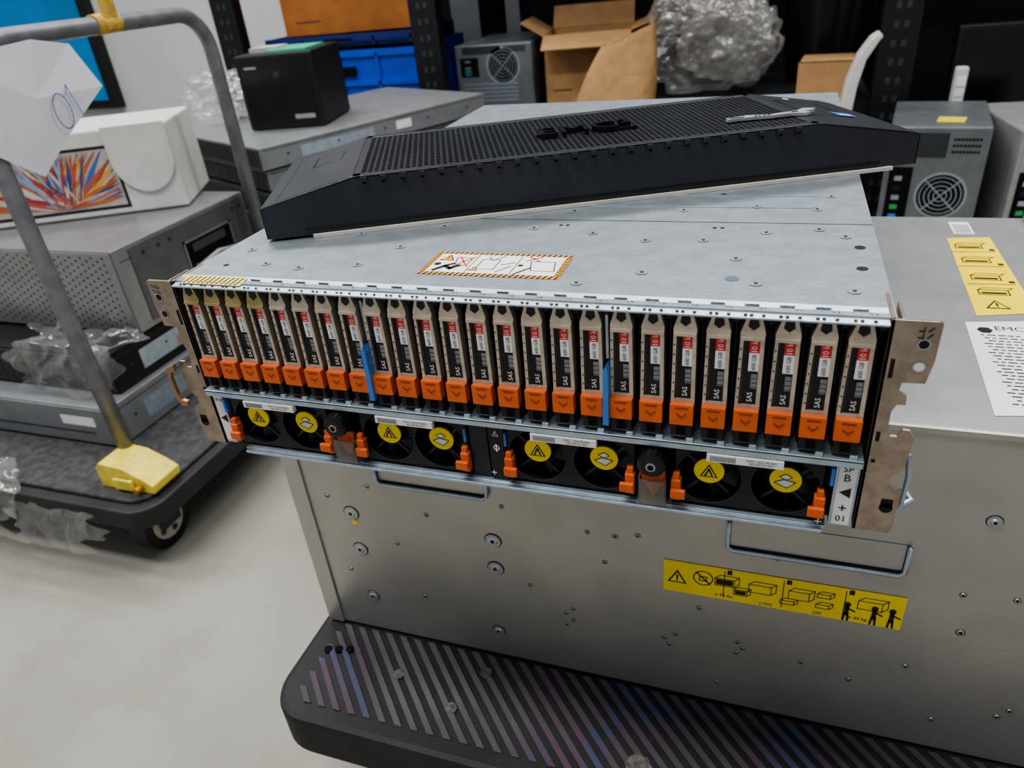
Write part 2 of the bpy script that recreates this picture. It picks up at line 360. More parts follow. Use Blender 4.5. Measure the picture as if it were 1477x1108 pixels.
b.obj('latches_and_knobs',arr,recalc=True)
# ears
for sg,nm in ((1,'mounting_ear_a'),(-1,'mounting_ear_b')):
    b=B();F1=frame((0,0,0),X,Z)
    P=[(.2195,0.0),(.2385,0.0),(.2400,.005),(.2405,.030),(.2340,.034),(.2335,.040),(.2395,.045),(.2405,.066),(.2380,.0705),(.2345,.0705),(.2325,.066),(.2290,.066),(.2275,.072),(.2275,.081),(.2295,.0855),(.2335,.0855),(.2330,.091),(.2290,.0935),(.2295,.0985),(.2400,.0990),(.2420,.112),(.2422,.1325),(.2405,.1335),(.2195,.1335)]
    if sg<0: P=[(-x,z) for x,z in P][::-1]
    b.prism(P,.0010,.0030,bronze,F1)
    xi0,xi1=sorted((sg*.2195,sg*.2215))
    b.box(xi0,xi1,-.003,.03,0,.1335,bronze)
    F3=frame((0,-.0032,0),X,Z)
    for z in (.121,.1085): b.disc(sg*.2355,z,.0024,.0,white if z<.11 and sg>0 else holeM,F3,18);b.disc(sg*.2355,z,.0030,.0001,galvF,F3,18,.0024)
    for z in (.128,.1245):
        b.line([(sg*.2325,z),(sg*.2345,z),(sg*.2345,z+.002)],.0006,.0003,dkgrey,F3);b.line([(sg*.2365,z),(sg*.2385,z+.002)],.0006,.0003,dkgrey,F3)
    b.rect(min(sg*.2225,sg*.2245),.062,max(sg*.2225,sg*.2245),.068,0,holeM,F3);b.disc(sg*.2235,.049,.0012,0,holeM,F3,10)
    b.rect(min(sg*.2225,sg*.2245),.101,max(sg*.2225,sg*.2245),.112,0,holeM,F3)
    b.disc(sg*.2345,.018,.0035,0,holeM,F3,18);b.rect(sg*.2345-.0030,.018,sg*.2345+.0030,.024,0,holeM,F3)
    xa,xb=sorted((sg*.2245,sg*.2260))
    b.box(xa,xb,.0,.028,.0,.066,bronze);b.box(xa,xb,.0,.02,.098,.133,bronze)
    if sg>0:
        b.tube([(.2385,.004,.050),(.243,.010,.046),(.2455,.012,.03),(.2445,.010,.012),(.240,.004,.004)],.0016,galvF,10)
        b.tube([(.238,.01,.004),(.244,.016,.004),(.252,.022,.006),(.248,.030,.008)],.0022,galvF,10)
    else:
        cbk=mat('copper_bracket','#a3836a',.7,.4)
        b.prism([(-.2395,.070),(-.2465,.067),(-.2485,.060),(-.2475,.040),(-.2445,.035),(-.2385,.035),(-.2385,.039),(-.2430,.040),(-.2450,.044),(-.2455,.058),(-.2440,.063),(-.2395,.065)],.006,.009,cbk,frame((0,0,0),X,Z))
    b.obj(nm,arr,bevel=.0003)

# ================= BEZEL =================
bz=empty('server_front_bezel')
ang=math.atan2(.206,.46)
BM=rotz((-.197,.076,.1350),math.degrees(ang))
Lb=.505;Wd=.148;ua,ub=.0717,.424;H0,H1,H2=.0235,.0395,.0230;th=.0022
b=B();b.M=BM
prof=[(0,H0),(.012,H0+.003),(ua,H1),(ub,H1),(Lb-.010,H2+.003),(Lb,H2)]
Fn=frame((0,0,0),X,Z)
front=[(0,0),(Lb,0)]+prof[::-1]
b.prism(front,-th,0,bez,Fn)
b.prism(front,-Wd,-Wd+th,bez,Fn)
for (u0,z0),(u1,z1) in ((prof[0],prof[1]),(prof[1],prof[2]),(prof[3],prof[4]),(prof[4],prof[5])):
    b.add([(u0,0,z0),(u1,0,z1),(u1,Wd,z1),(u0,Wd,z0),(u0,0,z0-th),(u1,0,z1-th),(u1,Wd,z1-th),(u0,Wd,z0-th)],[(0,1,2,3),(4,7,6,5),(0,4,5,1),(2,6,7,3),(0,3,7,4),(1,5,6,2)],bez)
b.box(0,th,0,Wd,0,H0,bez);b.box(Lb-th,Lb,0,Wd,0,H2,bez)
b.box(ua,ub,0,.0085,H1-th,H1,bez);b.box(ua,ub,Wd-.0085,Wd,H1-th,H1,bez)
b.box(ua,ua+.006,0,Wd,H1-th,H1,bez);b.box(ub-.006,ub,0,Wd,H1-th,H1,bez)
sl=(H1-H0-.003)/(ua-.012)
Fw=frame((.012,0,H0+.003),(1,0,sl),Y)
b.line([(.018,.085),(.043,.085),(.043,.118),(.018,.118),(.018,.085)],.0009,.0004,blkG,Fw)
b.line([(.004,.004),(.055,.004)],.001,.0005,dkgrey,Fw)
sr=(H2+.003-H1)/(Lb-.010-ub);Fr=frame((ub,0,H1),(1,0,sr),Y)
b.line([(.012,.045),(.050,.045),(.050,.115),(.012,.115),(.012,.045)],.0009,.0004,blkG,Fr)
b.rect(.040,.050,.056,.066,.0006,mat('blue_badge','#2f6fb5'),Fr);b.rect(.043,.052,.053,.056,.0008,white,Fr)
b.disc(.03,.13,.003,.0006,white,Fr)
b.box(.03,Lb-.03,-.0012,0,.003,.0055,blkG)
b.obj('bezel_shell',bz,bevel=.0006)
b=B();b.M=BM
pt=.0054;R_=pt/math.sqrt(3);ri=R_*.74
cols=int((ub-ua-.012)/(1.5*R_))
for c in range(cols+1):
    uc=ua+.006+R_*.5+c*1.5*R_
    nr=int((Wd-.017)/pt)
    for r_ in range(nr+1):
        nc=.0085+pt*.25+r_*pt+(pt/2 if c%2 else 0)
        if nc>Wd-.0085: continue
        vs=[]
        for k in range(6):
            a=math.pi/3*k
            vs+=[(uc+R_*math.cos(a),nc+R_*math.sin(a),H1-.0006),(uc+ri*math.cos(a),nc+ri*math.sin(a),H1-.0006),(uc+ri*.95*math.cos(a),nc+ri*.95*math.sin(a),H1-.0024)]
        fs=[]
        for k in range(6):
            j=(k+1)%6;fs+=[(3*k,3*j,3*j+1,3*k+1),(3*k+1,3*j+1,3*j+2,3*k+2)]
        b.add(vs,fs,bez)
b.obj('bezel_honeycomb_grille',bz,recalc=False)
b=B();b.M=BM
k=ua+.006
while k<ub-.006:
    b.box(k,k+.0045,-.0022,.0005,H1-.0065,H1-.001,bez);b.box(k+.0008,k+.0037,-.0024,-.0018,H1-.0058,H1-.004,blkM)
    k+=.0142
b.box(.035,Lb-.02,-.003,.006,-.0018,.0008,mat('pale_gasket','#c4beb6',0,.6))
b.box(.035,Lb-.02,Wd-.006,Wd-.001,-.0018,.0008,blk)
Ft2=frame((.256,.064,H1+.0018),X,Y)
logo=mat('logo_gloss','#1c1d21',0,.2)
b.text('EMC\u00b2',.034,Ft2,logo,ext=.06)
b.box(.216,.232,.062,.0645,H1-.001,H1+.0018,logo);b.box(.278,.298,.055,.0575,H1-.001,H1+.0018,logo)
Fs=frame((.405,.036,H1+.0005),X,Y)
silver=mat('silver_badge','#b9babb',.5,.35)
b.prism([(-.040,-.002),(-.03,-.0005),(-.005,-.004),(.010,-.003),(.020,-.008),(.025,-.005),(.021,-.001),(.030,.002),(.034,.006),(.026,.011),(.018,.005),(.010,.003),(-.005,.002),(-.022,.007),(-.040,.004)],0,.0022,silver,Fs)
b.text('VNX',.008,Fs@Matrix.Translation((-.012,-.0005,.0025)),blkG);b.rect(-.038,.0005,-.026,.003,.0024,blkG,Fs);b.rect(.012,-.001,.017,.002,.0024,blkG,Fs)
b.obj('bezel_clips_and_badges',bz)

# ================= LARGE CHASSIS =================
ch=empty('steel_equipment_chassis')
x0,x1,y0,y1,z0,z1=-.281,.66,.115,.57,-.338,-.0006
b=B()
b.box(x0,x1,y0,y1,z0,z1,brushed)
b.obj('chassis_body',ch,bevel=.0012)
b=B()
b.box(x0,x1,y0+.001,y1,z1-.0002,z1+.0004,steelTop)
b.box(x0,x0+.018,y0-.0022,y0,z0,z1-.002,brushed);b.box(x0-.0015,x0,y0-.002,y1,z0,z1-.002,brushed)
b.box(x0,x1,y0-.0015,y0,z1-.005,z1,brushed)
b.obj('folded_flanges',ch,bevel=.0005)
b=B();Fc=frame((0,y0,0),X,Z)
def bolt(x,z,r,big):
    M=Fc@Matrix.Translation((x,z,0))
    if big:
        b.disc(0,0,r*1.5,.0002,dkgrey,M,28,r*1.3);b.cyl((0,0,0),(0,0,.0012),r*1.3,brushed,28,M=M);b.cyl((0,0,.0012),(0,0,.0022),r*.8,galvF,24,r2=r*.6,M=M);b.disc(0,0,r*.35,.0024,holeM,M,12)
    else:
        b.cyl((0,0,0),(0,0,.0008),r,brushed,14,r2=r*.8,M=M);b.disc(0,0,r*.5,.001,holeM,M,10);b.disc(0,0,r*1.2,.0002,dkgrey,M,14,r)
for q in [(-.063,-.174),(-.064,-.210),(-.216,-.168),(-.216,-.217)]: bolt(q[0],q[1],.0060,1)
for q in [(-.215,-.285),(-.07,-.300)]: bolt(q[0],q[1],.0050,1)
for q in [(.03,-.145),(.055,-.145),(.075,-.14),(.045,-.178),(.19,-.142),(.325,-.15),(.36,-.147),(.372,-.152),(.005,-.255),(.012,-.262),(.005,-.27),(.012,-.247),(.10,-.262),(.105,-.27),(.11,-.255),(.165,-.25),(.17,-.257),
   (.165,-.264),(.22,-.26),(.375,-.28),(.382,-.27),(.13,-.215),(-.13,-.155),(-.17,-.2),(-.05,-.13),(-.02,-.10),(-.19,-.13),(-.24,-.15),(-.235,-.25),(.26,-.27),(.3,-.24),(.33,-.30),(.15,-.31),(-.15,-.27),(-.03,-.225)]: bolt(q[0],q[1],.0022,0)
bolt(.33,-.075,.0038,1);bolt(.331,-.19,.003,0)
b.disc(-.215,-.18,.0035,.0003,yel,Fc,8)
for (hx0,hx1,ht,hb) in ((-.176,-.062,-.098,-.122),(.150,.282,-.108,-.138)):
    b.rect(hx0,hb,hx1,ht,.0003,dkgrey,Fc);b.rect(hx0+.002,hb+.004,hx1-.002,ht,.0005,brushed,Fc)
    yy=y0-.003
    b.tube([(hx0,yy,ht),(hx0,yy,hb+.004),(hx0+.004,yy,hb),(hx1-.004,yy,hb),(hx1,yy,hb+.004),(hx1,yy,ht)],.0018,galvF,10)
b.obj('screws_and_handles',ch)
b=B()
lx0,lx1,lz0,lz1=.098,.289,-.1985,-.162
b.rect(lx0,lz0,lx1,lz1,.0006,yel,Fc)
tri(b,.110,-.180,.0085,.0008,Fc)
for k in range(1,4): b.line([(lx0+k*(lx1-lx0)/4+.004,lz0+.003),(lx0+k*(lx1-lx0)/4+.004,lz1-.003)],.0007,.0008,blk,Fc);b.rect(lx0+k*(lx1-lx0)/4+.006,lz1-.006,lx0+k*(lx1-lx0)/4+.010,lz1-.001,.0009,blk,Fc)
b.disc(.132,-.177,.0085,.0008,blk,Fc,28,.0075);b.line([(.126,-.171),(.138,-.183)],.0012,.0010,blk,Fc);b.line([(.129,-.175),(.135,-.175),(.135,-.180),(.129,-.180),(.129,-.175)],.0008,.001,blk,Fc)
def isobox(x,z,w,h,d=.004,fill=None):
    P=[(x,z),(x+w,z),(x+w,z+h),(x,z+h)]
    b.line(P+[P[0]],.0006,.001,blk,Fc);b.line([(x,z+h),(x+d,z+h+d),(x+w+d,z+h+d),(x+w,z+h)],.0006,.001,blk,Fc);b.line([(x+w+d,z+h+d),(x+w+d,z+d),(x+w,z)],.0006,.001,blk,Fc)
isobox(.142,-.182,.016,.008);b.rect(.143,-.181,.157,-.175,.0009,blk,Fc)
isobox(.158-.0,-.190,.011,.006,.003);b.rect(.159,-.189,.168,-.185,.0009,blk,Fc);isobox(.170,-.184,.018,.009)
isobox(.202,-.184,.016,.009);isobox(.196,-.191,.011,.004,.003);isobox(.224,-.177,.010,.004,.003);isobox(.224,-.189,.010,.004,.003)
isobox(.255,-.182,.018,.009)
for px_ in (.2475,.268,.281):
    b.disc(px_,-.179,.0026,.0012,blk,Fc,14);b.line([(px_,-.182),(px_,-.190)],.0034,.0012,blk,Fc);b.line([(px_-.0012,-.189),(px_-.0018,-.197)],.0016,.0012,blk,Fc);b.line([(px_+.0012,-.189),(px_+.0018,-.197)],.0016,.0012,blk,Fc)
    b.line([(px_,-.183),(px_+.006,-.186)],.0013,.0012,blk,Fc)
for tx_,tt in ((.150,'\u2264 98 lbs'),(.226,'(20)'),(.185,'(14X)'),(.2565,'\u2265 44 kg')): b.text(tt,.0046,Fc@Matrix.Translation((tx_,-.1935 if tt[0]!='(' else -.195,.001)),blk)
Tc=frame((0,0,z1+.0004),X,Y)
b.poly([(.336,.30),(.384,.312),(.384,.503),(.343,.497)],.0004,yel,Tc)
for k,yy in enumerate((.335,.37,.415,.455)):
    if k==0: tri(b,.356,.325,.010,.0006,Tc)
    b.line([(.347,yy+.012),(.371,yy+.012),(.371,yy+.023),(.347,yy+.023),(.347,yy+.012)],.0012,.0006,blk,Tc);b.line([(.347,yy+.023),(.352,yy+.028),(.376,yy+.028),(.371,yy+.023)],.0010,.0006,blk,Tc);b.rect(.349,yy+.014,.369,yy+.018,.0006,blk,Tc)
    if k: b.line([(.341,yy+.001),(.380,yy+.003)],.0012,.0006,blk,Tc);b.rect(.376,yy+.006,.381,yy+.011,.0006,blk,Tc)
b.rect(.352,.512,.372,.552,.0004,white,Tc)
for k in range(10): b.rect(.354,.515+k*.003,.370,.5165+k*.003,.0006,grey,Tc)
b.poly([(.325,.286),(.405,.299),(.400,.150),(.318,.136)],.0004,white,Tc)
b.disc(.337,.272,.006,.0006,blk,Tc,6);b.text('EMC\u00b2',.011,Tc@Matrix.Translation((.357,.276,.0006)),blk)
for k in range(22):
    yy=.262-k*.0052
    xx=.332+.002*(k%3)
    for w_ in range(5):
        wl=.003+.0035*((k*5+w_*3)%4)/3;b.rect(xx,yy,xx+wl,yy+.0016,.0006,dkgrey,Tc);xx+=wl+.0016
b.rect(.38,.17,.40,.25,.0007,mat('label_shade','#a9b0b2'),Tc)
b.obj('chassis_labels',ch,recalc=False)
g=empty('dark_rail_part')
teal=mat('dark_teal_metal','#38484a',.4,.5)
b=B()
b.box(.435,.60,.43,.568,.0004,.010,teal,b=.002);b.box(.44,.60,.445,.455,.010,.013,teal);b.box(.44,.60,.48,.49,.010,.013,teal);b.box(.44,.60,.52,.53,.010,.013,teal);b.box(.428,.436,.43,.568,.0004,.014,galvF,b=.001)
b.obj('rail_body',g)

# ================= DOLLY =================
d=empty('moving_dolly')
dm=mat('dolly_plastic','#1f2023',0,.65,.2,12,.2,300)
db=B()
def rrect(x0,x1,y0,y1,r,seg=8):
    P=[]
    for cx,cy,a0 in ((x1-r,y0+r,-90),(x1-r,y1-r,0),(x0+r,y1-r,90),(x0+r,y0+r,180)):
        for k in range(seg+1):
            a=math.radians(a0+90*k/seg);P.append((cx+r*math.cos(a),cy+r*math.sin(a)))
    return P
DX0,DX1,DY0,DY1=-.292,.70,-.010,.60;zt=-.3415
db.prism(rrect(DX0,DX1,DY0,DY1,.045),zt-.058,zt,dm)
db.obj('deck',d,bevel=.007)
db=B()
paint=mat('dolly_painted_ribs','#34353c',0,.75,.3,5,.25,200,detail=7)
cr=[n_ for n_ in paint.node_tree.nodes if n_.type=='VALTORGB'][0].color_ramp
cr.elements[0].position=.33;cr.elements[0].color=lin('#3c3d3f');cr.elements[1].position=.70;cr.elements[1].color=lin('#5a5b5d')
for pos,c in ((.47,'#47474b'),(.52,'#533f50'),(.55,'#3b4a66'),(.58,'#573f4f'),(.62,'#4e4e51')):
    e=cr.elements.new(pos);e.color=lin(c)
k=-.9
ya,yb=DY0+.020,y0-.003
while k<1.3:
    sx=.95;L=yb-ya
    xa=k;xb=k-L*sx;w=.008;lo=DX0+.024;hi=DX1-.022
    fa,fb=ya,yb;xb2=xb
    if xb<lo and xa>lo: fb=ya+(xa-lo)/sx;xb2=lo
    if xa>lo and xa<hi: db.prism([(xa,fa),(xa+w,fa),(xb2+w,fb),(xb2,fb)],zt,zt+.0018,paint)
    k+=.0175
for q in ((-.262,.075),(-.250,.078),(-.238,.081)): db.cyl((q[0],q[1],zt),(q[0],q[1],zt+.0028),.0045,blkM,14)
dirt=mat('dust_patch','#5d5c57',0,.85,.35,150)
for q,r_ in (((-.17,.065),.006),((-.10,.042),.006),((.09,.030),.012),((-.08,.09),.006),((.2,.05),.005)):
    db.prism([(q[0]+r_*(1+.08*math.sin(k_*2.3))*math.cos(k_*math.pi/12),q[1]+r_*(1+.08*math.cos(k_*1.7))*math.sin(k_*math.pi/12)) for k_ in range(24)],zt+.0005,zt+.0022,dirt)
db.obj('deck_ribs',d)
db=B()
for cx in (-.12,.60):
    for cy in (.26,.52):
        db.cyl((cx-.016,cy,FLOOR+.055),(cx+.016,cy,FLOOR+.055),.055,blk,28);db.box(cx-.024,cx-.018,cy-.02,cy+.02,FLOOR+.05,zt-.057,dkgrey);db.box(cx+.018,cx+.024,cy-.02,cy+.02,FLOOR+.05,zt-.057,dkgrey);db.box(cx-.04,cx+.04,cy-.04,cy+.04,zt-.066,zt-.057,dkgrey)
db.obj('casters',d)

# ================= PUSH CART =================
c=empty('platform_push_cart')
pz=-.40
cartdeck=mat('cart_deck','#222326',0,.6,.2,20,.2,200)
pipe=mat('grey_pipe_paint','#75777c',.35,.42,.12,40,.15,120)
b=B()
b.prism(rrect(-1.62,-.735,.275,.965,.05),pz-.045,pz-.008,cartdeck);b.prism(rrect(-1.60,-.755,.295,.945,.04),pz-.008,pz,mat('cart_mat','#3a3a3c',0,.8,.3,60))
b.obj('cart_deck',c,bevel=.006)
b=B()
pts=[(-.840,.372,pz-.02),(-.872,.390,-.1),(-.88,.395,.19)]
for k in range(1,9):
    a=math.pi-math.pi/2*k/8;pts.append((-.88,.475+.08*math.cos(a),.19+.08*math.sin(a)))
for k in range(0,9):
    a=math.pi/2-math.pi/2*k/8;pts.append((-.88,.83+.07*math.cos(a),.20+.07*math.sin(a)))
pts.append((-.88,.90,pz-.02))
b.tube(pts,.0135,pipe,18)
b.obj('handle_pipe',c)
b=B()
yp=mat('yellow_plastic','#d8c752',0,.45,.12,40)
for yy in (.347,.90):
    b.prism([(-.862,pz),(-.752,pz),(-.750,pz+.016),(-.770,pz+.028),(-.806,pz+.044),(-.852,pz+.048),(-.862,pz+.038)],-yy-.034,-yy+.028,yp,frame((0,0,0),X,Z))
    b.box(-.825,-.785,yy-.036,yy-.030,pz+.006,pz+.026,yp)
    b.cyl((-.775,yy-.042,pz+.012),(-.775,yy-.02,pz+.012),.006,mat('amber_bolt','#a3741e',.3,.4),12)
b.obj('corner_brackets',c,bevel=.006)
b=B()
tp=mat('yellow_tape','#b99a46',0,.6,.2,60)
b.cyl((-.88,.64,.271),(-.88,.69,.272),.0155,tp,18)
b.box(-.872,-.866,.655,.685,.262,.36,tp,b=.002)
b.obj('tape_wrap',c)
b=B()
for cx in (-.82,-1.5):
    for cy in (.36,.89):
        b.cyl((cx-.018,cy,FLOOR+.052),(cx+.018,cy,FLOOR+.052),.052,blk,32);b.cyl((cx-.0195,cy,FLOOR+.052),(cx+.0195,cy,FLOOR+.052),.034,mat('wheel_hub','#b9b4a4',0,.5),24);b.cyl((cx-.021,cy,FLOOR+.052),(cx+.021,cy,FLOOR+.052),.012,dkgrey,16)
        for k in range(5):
            a=2*math.pi*k/5;b.cyl((cx-.0205,cy+.022*math.cos(a),FLOOR+.052+.022*math.sin(a)),(cx+.0205,cy+.022*math.cos(a),FLOOR+.052+.022*math.sin(a)),.006,dkgrey,10)
        b.box(cx-.027,cx-.022,cy-.022,cy+.022,FLOOR+.045,pz-.045,dkgrey);b.box(cx+.022,cx+.027,cy-.022,cy+.022,FLOOR+.045,pz-.045,dkgrey);b.box(cx-.04,cx+.04,cy-.04,cy+.04,pz-.055,pz-.044,dkgrey)
b.obj('cart_casters',c)
pn=empty('hanging_paper_note')
b=B()
pp=[(-.860,.36,.255),(-.857,.50,.265),(-.860,.565,.252),(-.852,.592,.188),(-.856,.50,.13),(-.860,.441,.086),(-.862,.37,.14),(-.853,.47,.19)]
b.add(pp,[(0,1,7),(1,2,7),(2,3,7),(3,4,7),(4,5,7),(5,6,7),(6,0,7)],mat('paper','#cfd0d8',0,.7,.02))
ink=mat('blue_ink','#4a68b8');Mi=frame((-.8475,.515,.172),(0,.9,.35),(0,-.35,.9))
oval=[(-.014+.015*math.cos(t*math.pi/10)+.005*math.sin(t*math.pi/10),.024*math.sin(t*math.pi/10)) for t in range(21)]
b.line(oval,.0018,0,ink,Mi);b.line([(.008,.014),(.016,.024),(.012,-.022)],.0018,0,ink,Mi)
b.obj('note_sheet',pn,recalc=False)

def server(name,M,w,dp,h,m1,front='slots'):
    e=empty(name);b=B();b.M=M
    b.box(0,w,0,dp,0,h,m1,b=.002)
    F1=frame((0,0,0),X,Z);F2=frame((w,0,0),Y,Z)
    b.box(.004,w-.004,-.003,0,.004,h-.004,dkgrey if front=='slots' else m1)
    if front=='slots':
        k=.012
        while k<w-.03:
            b.rect(k,.008,k+.016,h-.008,.0036,blk,F1);k+=.022
    elif front=='plain':
        b.rect(.03,h*.3,w-.05,h*.34,.0036,dkgrey,F1);b.rect(w-.12,h*.5,w-.04,h*.75,.0036,white,F1)
    else:
        for i in range(48):
            for j in range(11): b.disc(.02+i*.0128,.014+j*.0128+(.006 if i%2 else 0),.0022,.0036,dkgrey,F1,6)
    for q in (.1,.3,.5,.7,.9): b.disc(dp*q,h*.5,.003,.0005,dkgrey,F2,12)
    b.line([(0.01,h*.85),(dp-.01,h*.85)],.0015,.0004,dkgrey,F2);b.rect(dp*.15,h*.2,dp*.45,h*.7,.0003,galvF,F2);b.rect(dp*.55,h*.3,dp*.62,h*.7,.0004,white,F2)
    b.obj('unit_case',e);return e
sg1=mat('server_grey','#8b8f93',.55,.45,.06,30);sg2=mat('server_grey_dark','#4e5257',.5,.45,.06,30)
server('cart_server',Matrix.Translation((-1.55,.42,pz+.002)),.635,.50,.080,sg1,'plain')
server('cart_server',Matrix.Translation((-1.56,.47,pz+.084)),.63,.45,.077,mat('black_server','#1b1c1f',.3,.5))
e=server('cart_disk_shelf',Matrix.Translation((-1.57,.555,-.236)),.645,.37,.160,mat('disk_shelf_metal','#9b9da0',.7,.35,.06,20),'grey')
b=B();F2=frame((-.924,0,0),Y,Z)
b.rect(.59,-.225,.92,-.085,.0006,mat('side_panel_grey','#6d7075',.6,.4),F2)
b.rect(.72,-.19,.86,-.12,.0012,blkM,F2);b.line([(.72,-.12),(.86,-.12),(.86,-.19),(.72,-.19),(.72,-.12)],.005,.002,sg1,F2)
b.tube([(.735,-.172,.004),(.735,-.172,.012),(.79,-.160,.018),(.845,-.172,.012),(.845,-.172,.004)],.005,grey,8,F2);b.rect(.74,-.145,.84,-.128,.0018,sg2,F2)
for q in (.62,.66,.69,.88,.905):
    b.disc(q,-.10,.004,.0015,dkgrey,F2,12);b.disc(q,-.21,.004,.0015,dkgrey,F2,12)
b.obj('side_handle',e,recalc=False)
# printed white product box
pb=empty('white_product_box');b=B();b.M=rotz((-1.40,.60,-.074),27)
wb=mat('white_carton','#c8c6c3',0,.55,.03)
b.box(0,.48,0,.2,0,.165,wb,b=.004)
F1=frame((0,0,0),X,Z)
b.rect(.03,.012,.37,.135,.0008,mat('print_black','#1a1b20',0,.3),F1)
b.rect(.036,.018,.364,.129,.0010,mat('print_pale','#a8a49f',0,.35),F1)
cols_=[mat('print_'+str(i),cc,0,.35) for i,cc in enumerate(('#a8412f','#b9682c','#c79f52','#b8b0a6','#8f3a4b','#41639c','#7d9ab4','#ad5c46','#c2beb8','#64344a','#2f4a7c'))]
for i in range(190):
    a=math.radians(random.uniform(8,172));cx_,cy_=.25+random.uniform(-.03,.03),.020
    L=random.uniform(.05,.26);ca,sa=math.cos(a),math.sin(a)
    L=min(L,(.128-cy_)/sa, (.363-cx_)/ca if ca>0 else (cx_-.037)/(-ca) if ca<0 else 9)
    w_=L*random.uniform(.02,.045);mx_,my_=cx_+ca*L*.6,cy_+sa*L*.6
    q1=(mx_-sa*w_,my_+ca*w_);q2=(mx_+sa*w_,my_-ca*w_)
    ok=all(.037<q[0]<.363 and .019<q[1]<.128 for q in (q1,q2))
    if ok: b.poly([(cx_,cy_),q2,(cx_+ca*L,cy_+sa*L),q1],.0011+i*.000004,random.choice(cols_),F1)
fl=[(.36,.168)];
for k in range(13):
    a=math.pi+math.pi*k/12;fl.append((.42+.06*math.cos(a),.105+.06*math.sin(a)*1.1))
fl.append((.48,.168))
b.prism(fl,.003,.006,wb,F1)
b.obj('carton_body',pb)
# server stack behind
E0=Vector((-.90,.985,0))
ux=Vector((.44,.898,0));vx=Vector((-.898,.44,0))
def EM(off_u,off_v,z): 
    o=E0+ux*off_u+vx*(off_v+.44);return frame((o.x,o.y,z),-vx,ux)
for i,(h,mm,o1,o2) in enumerate(((.05,sg1,0,0),(.045,sg1,.01,.01),(.05,sg2,.0,.0),(.085,sg1,.0,.01),(.05,sg2,.015,.0))):
    zz=[-.05,-.099,-.152,-.241,-.295][i]
    server('stacked_rack_server',EM(o1,o2,zz),.44,.68,h-.001,mm)
pe=empty('wooden_pallet');b=B();wood=mat('pallet_wood','#8a6a45',0,.7,.2,8,stretch=(1,8,8))
b.M=EM(.01,.0,0)
for k in range(6): b.box(.0+k*.075,.06+k*.075,-.0,.70,-.315,-.2965,wood)
for k in (0,.32,.63): b.box(.0,.435,k,k+.07,-.55,-.316,wood)
b.obj('slats',pe)
sp=empty('small_black_computer');b=B();b.M=rotz((-1.05,1.17,.001),12)
b.box(0,.19,0,.20,0,.165,blk,b=.004);F1=frame((0,0,0),X,Z)
b.rect(.01,.01,.18,.155,.0006,blkG,F1);b.disc(.095,.12,.008,.001,dkgrey,F1,20);b.rect(.12,.02,.17,.03,.001,grey,F1);b.rect(.02,.135,.05,.14,.001,grey,F1)
b.box(.07,.17,.02,.15,.165,.17,mat('green_card','#3fa37c',0,.5));b.box(.02,.09,.05,.12,.165,.175,mat('paper_grey','#a8a9a8'))
b.obj('computer_case',sp)

# ================= RACK + contents =================
rk=empty('storage_rack');b=B();rb=mat('rack_black','#17181c',.2,.5);rh=mat('rack_slot','#34363b',.2,.6)
posts=(-1.62,-.894,.437,1.75)
for xp in posts:
    for yp_ in (1.90,2.50):
        b.box(xp-.045,xp+.045,yp_,yp_+.045,FLOOR,1.45,rb)
        F1=frame((xp,yp_,0),X,Z);k=FLOOR+.03
        while k<1.4:
            b.rect(-.018,k,-.006,k+.018,.001,rh,F1);b.rect(.006,k,.018,k+.018,.001,rh,F1);k+=.045
for (xa,xb,zz) in ((-1.62,-.894,-.11),(-.894,.437,-.11),(.437,1.75,-.30),(-1.62,1.75,.62),(-1.62,1.75,1.2)):
    b.box(xa+.045,xb-.045,1.91,1.94,zz-.07,zz-.001,rb);b.box(xa+.045,xb-.045,2.50,2.53,zz-.07,zz-.001,rb);b.box(xa+.04,xb-.04,1.94,2.5,zz-.018,zz-.001,dkgrey)
b.obj('frame_and_shelves',rk)
def darkbox(name,x0,x1,y0,y1,z0,z1,m1):
    e=empty(name);b=B();b.box(x0,x1,y0,y1,z0,z1,m1,b=.006);F1=frame((0,y0,0),X,Z)
    zz=z0+.08
    while zz<z1-.1: b.rect(x0+.02,zz,x1-.02,zz+.004,.001,rh,F1);zz+=.17
    b.rect(x0+.03,z0+.03,x0+.1,z0+.08,.002,grey,F1)
    b.obj('case',e)
bke=mat('case_charcoal','#24262b',.1,.5,.2,8)
darkbox('dark_backdrop_box',-.82,.36,2.62,2.95,FLOOR,.55,bke)  # filler boxes added behind the rack as a dark backdrop
darkbox('dark_backdrop_box',-1.75,-1.22,2.62,2.9,FLOOR,.5,bke)
darkbox('dark_backdrop_box',.5,2.1,2.62,2.95,FLOOR,.5,bke)
def crate(name,x0,y0,z0,w,dp,h,cc):
    e=empty(name);b=B();t=.008
    b.box(x0,x0+w,y0,y0+dp,z0,z0+t,cc)
    for a in ((x0,x0+w,y0,y0+t),(x0,x0+w,y0+dp-t,y0+dp),(x0,x0+t,y0,y0+dp),(x0+w-t,x0+w,y0,y0+dp)): b.box(*a,z0,z0+h,cc)
    b.box(x0-.01,x0+w+.01,y0-.01,y0+.004,z0+h-.02,z0+h,cc);b.box(x0-.01,x0+w+.01,y0-.01,y0,z0+h*.45,z0+h*.52,cc)
    n=4
    for k in range(n+1): b.box(x0+k*(w-.008)/n,x0+k*(w-.008)/n+.008,y0-.01,y0,z0+.01,z0+h-.01,cc)
    b.box(x0+w*.4,x0+w*.6,y0-.011,y0-.002,z0+h*.6,z0+h*.75,blkM);b.obj('crate_shell',e)
bl=mat('crate_blue','#1f49c0',0,.4)
crate('blue_plastic_crate',-1.55,1.97,-.108,.59,.40,.20,bl)
crate('blue_plastic_crate',-1.53,1.99,.095,.55,.35,.045,mat('crate_navy','#14286b',0,.45))
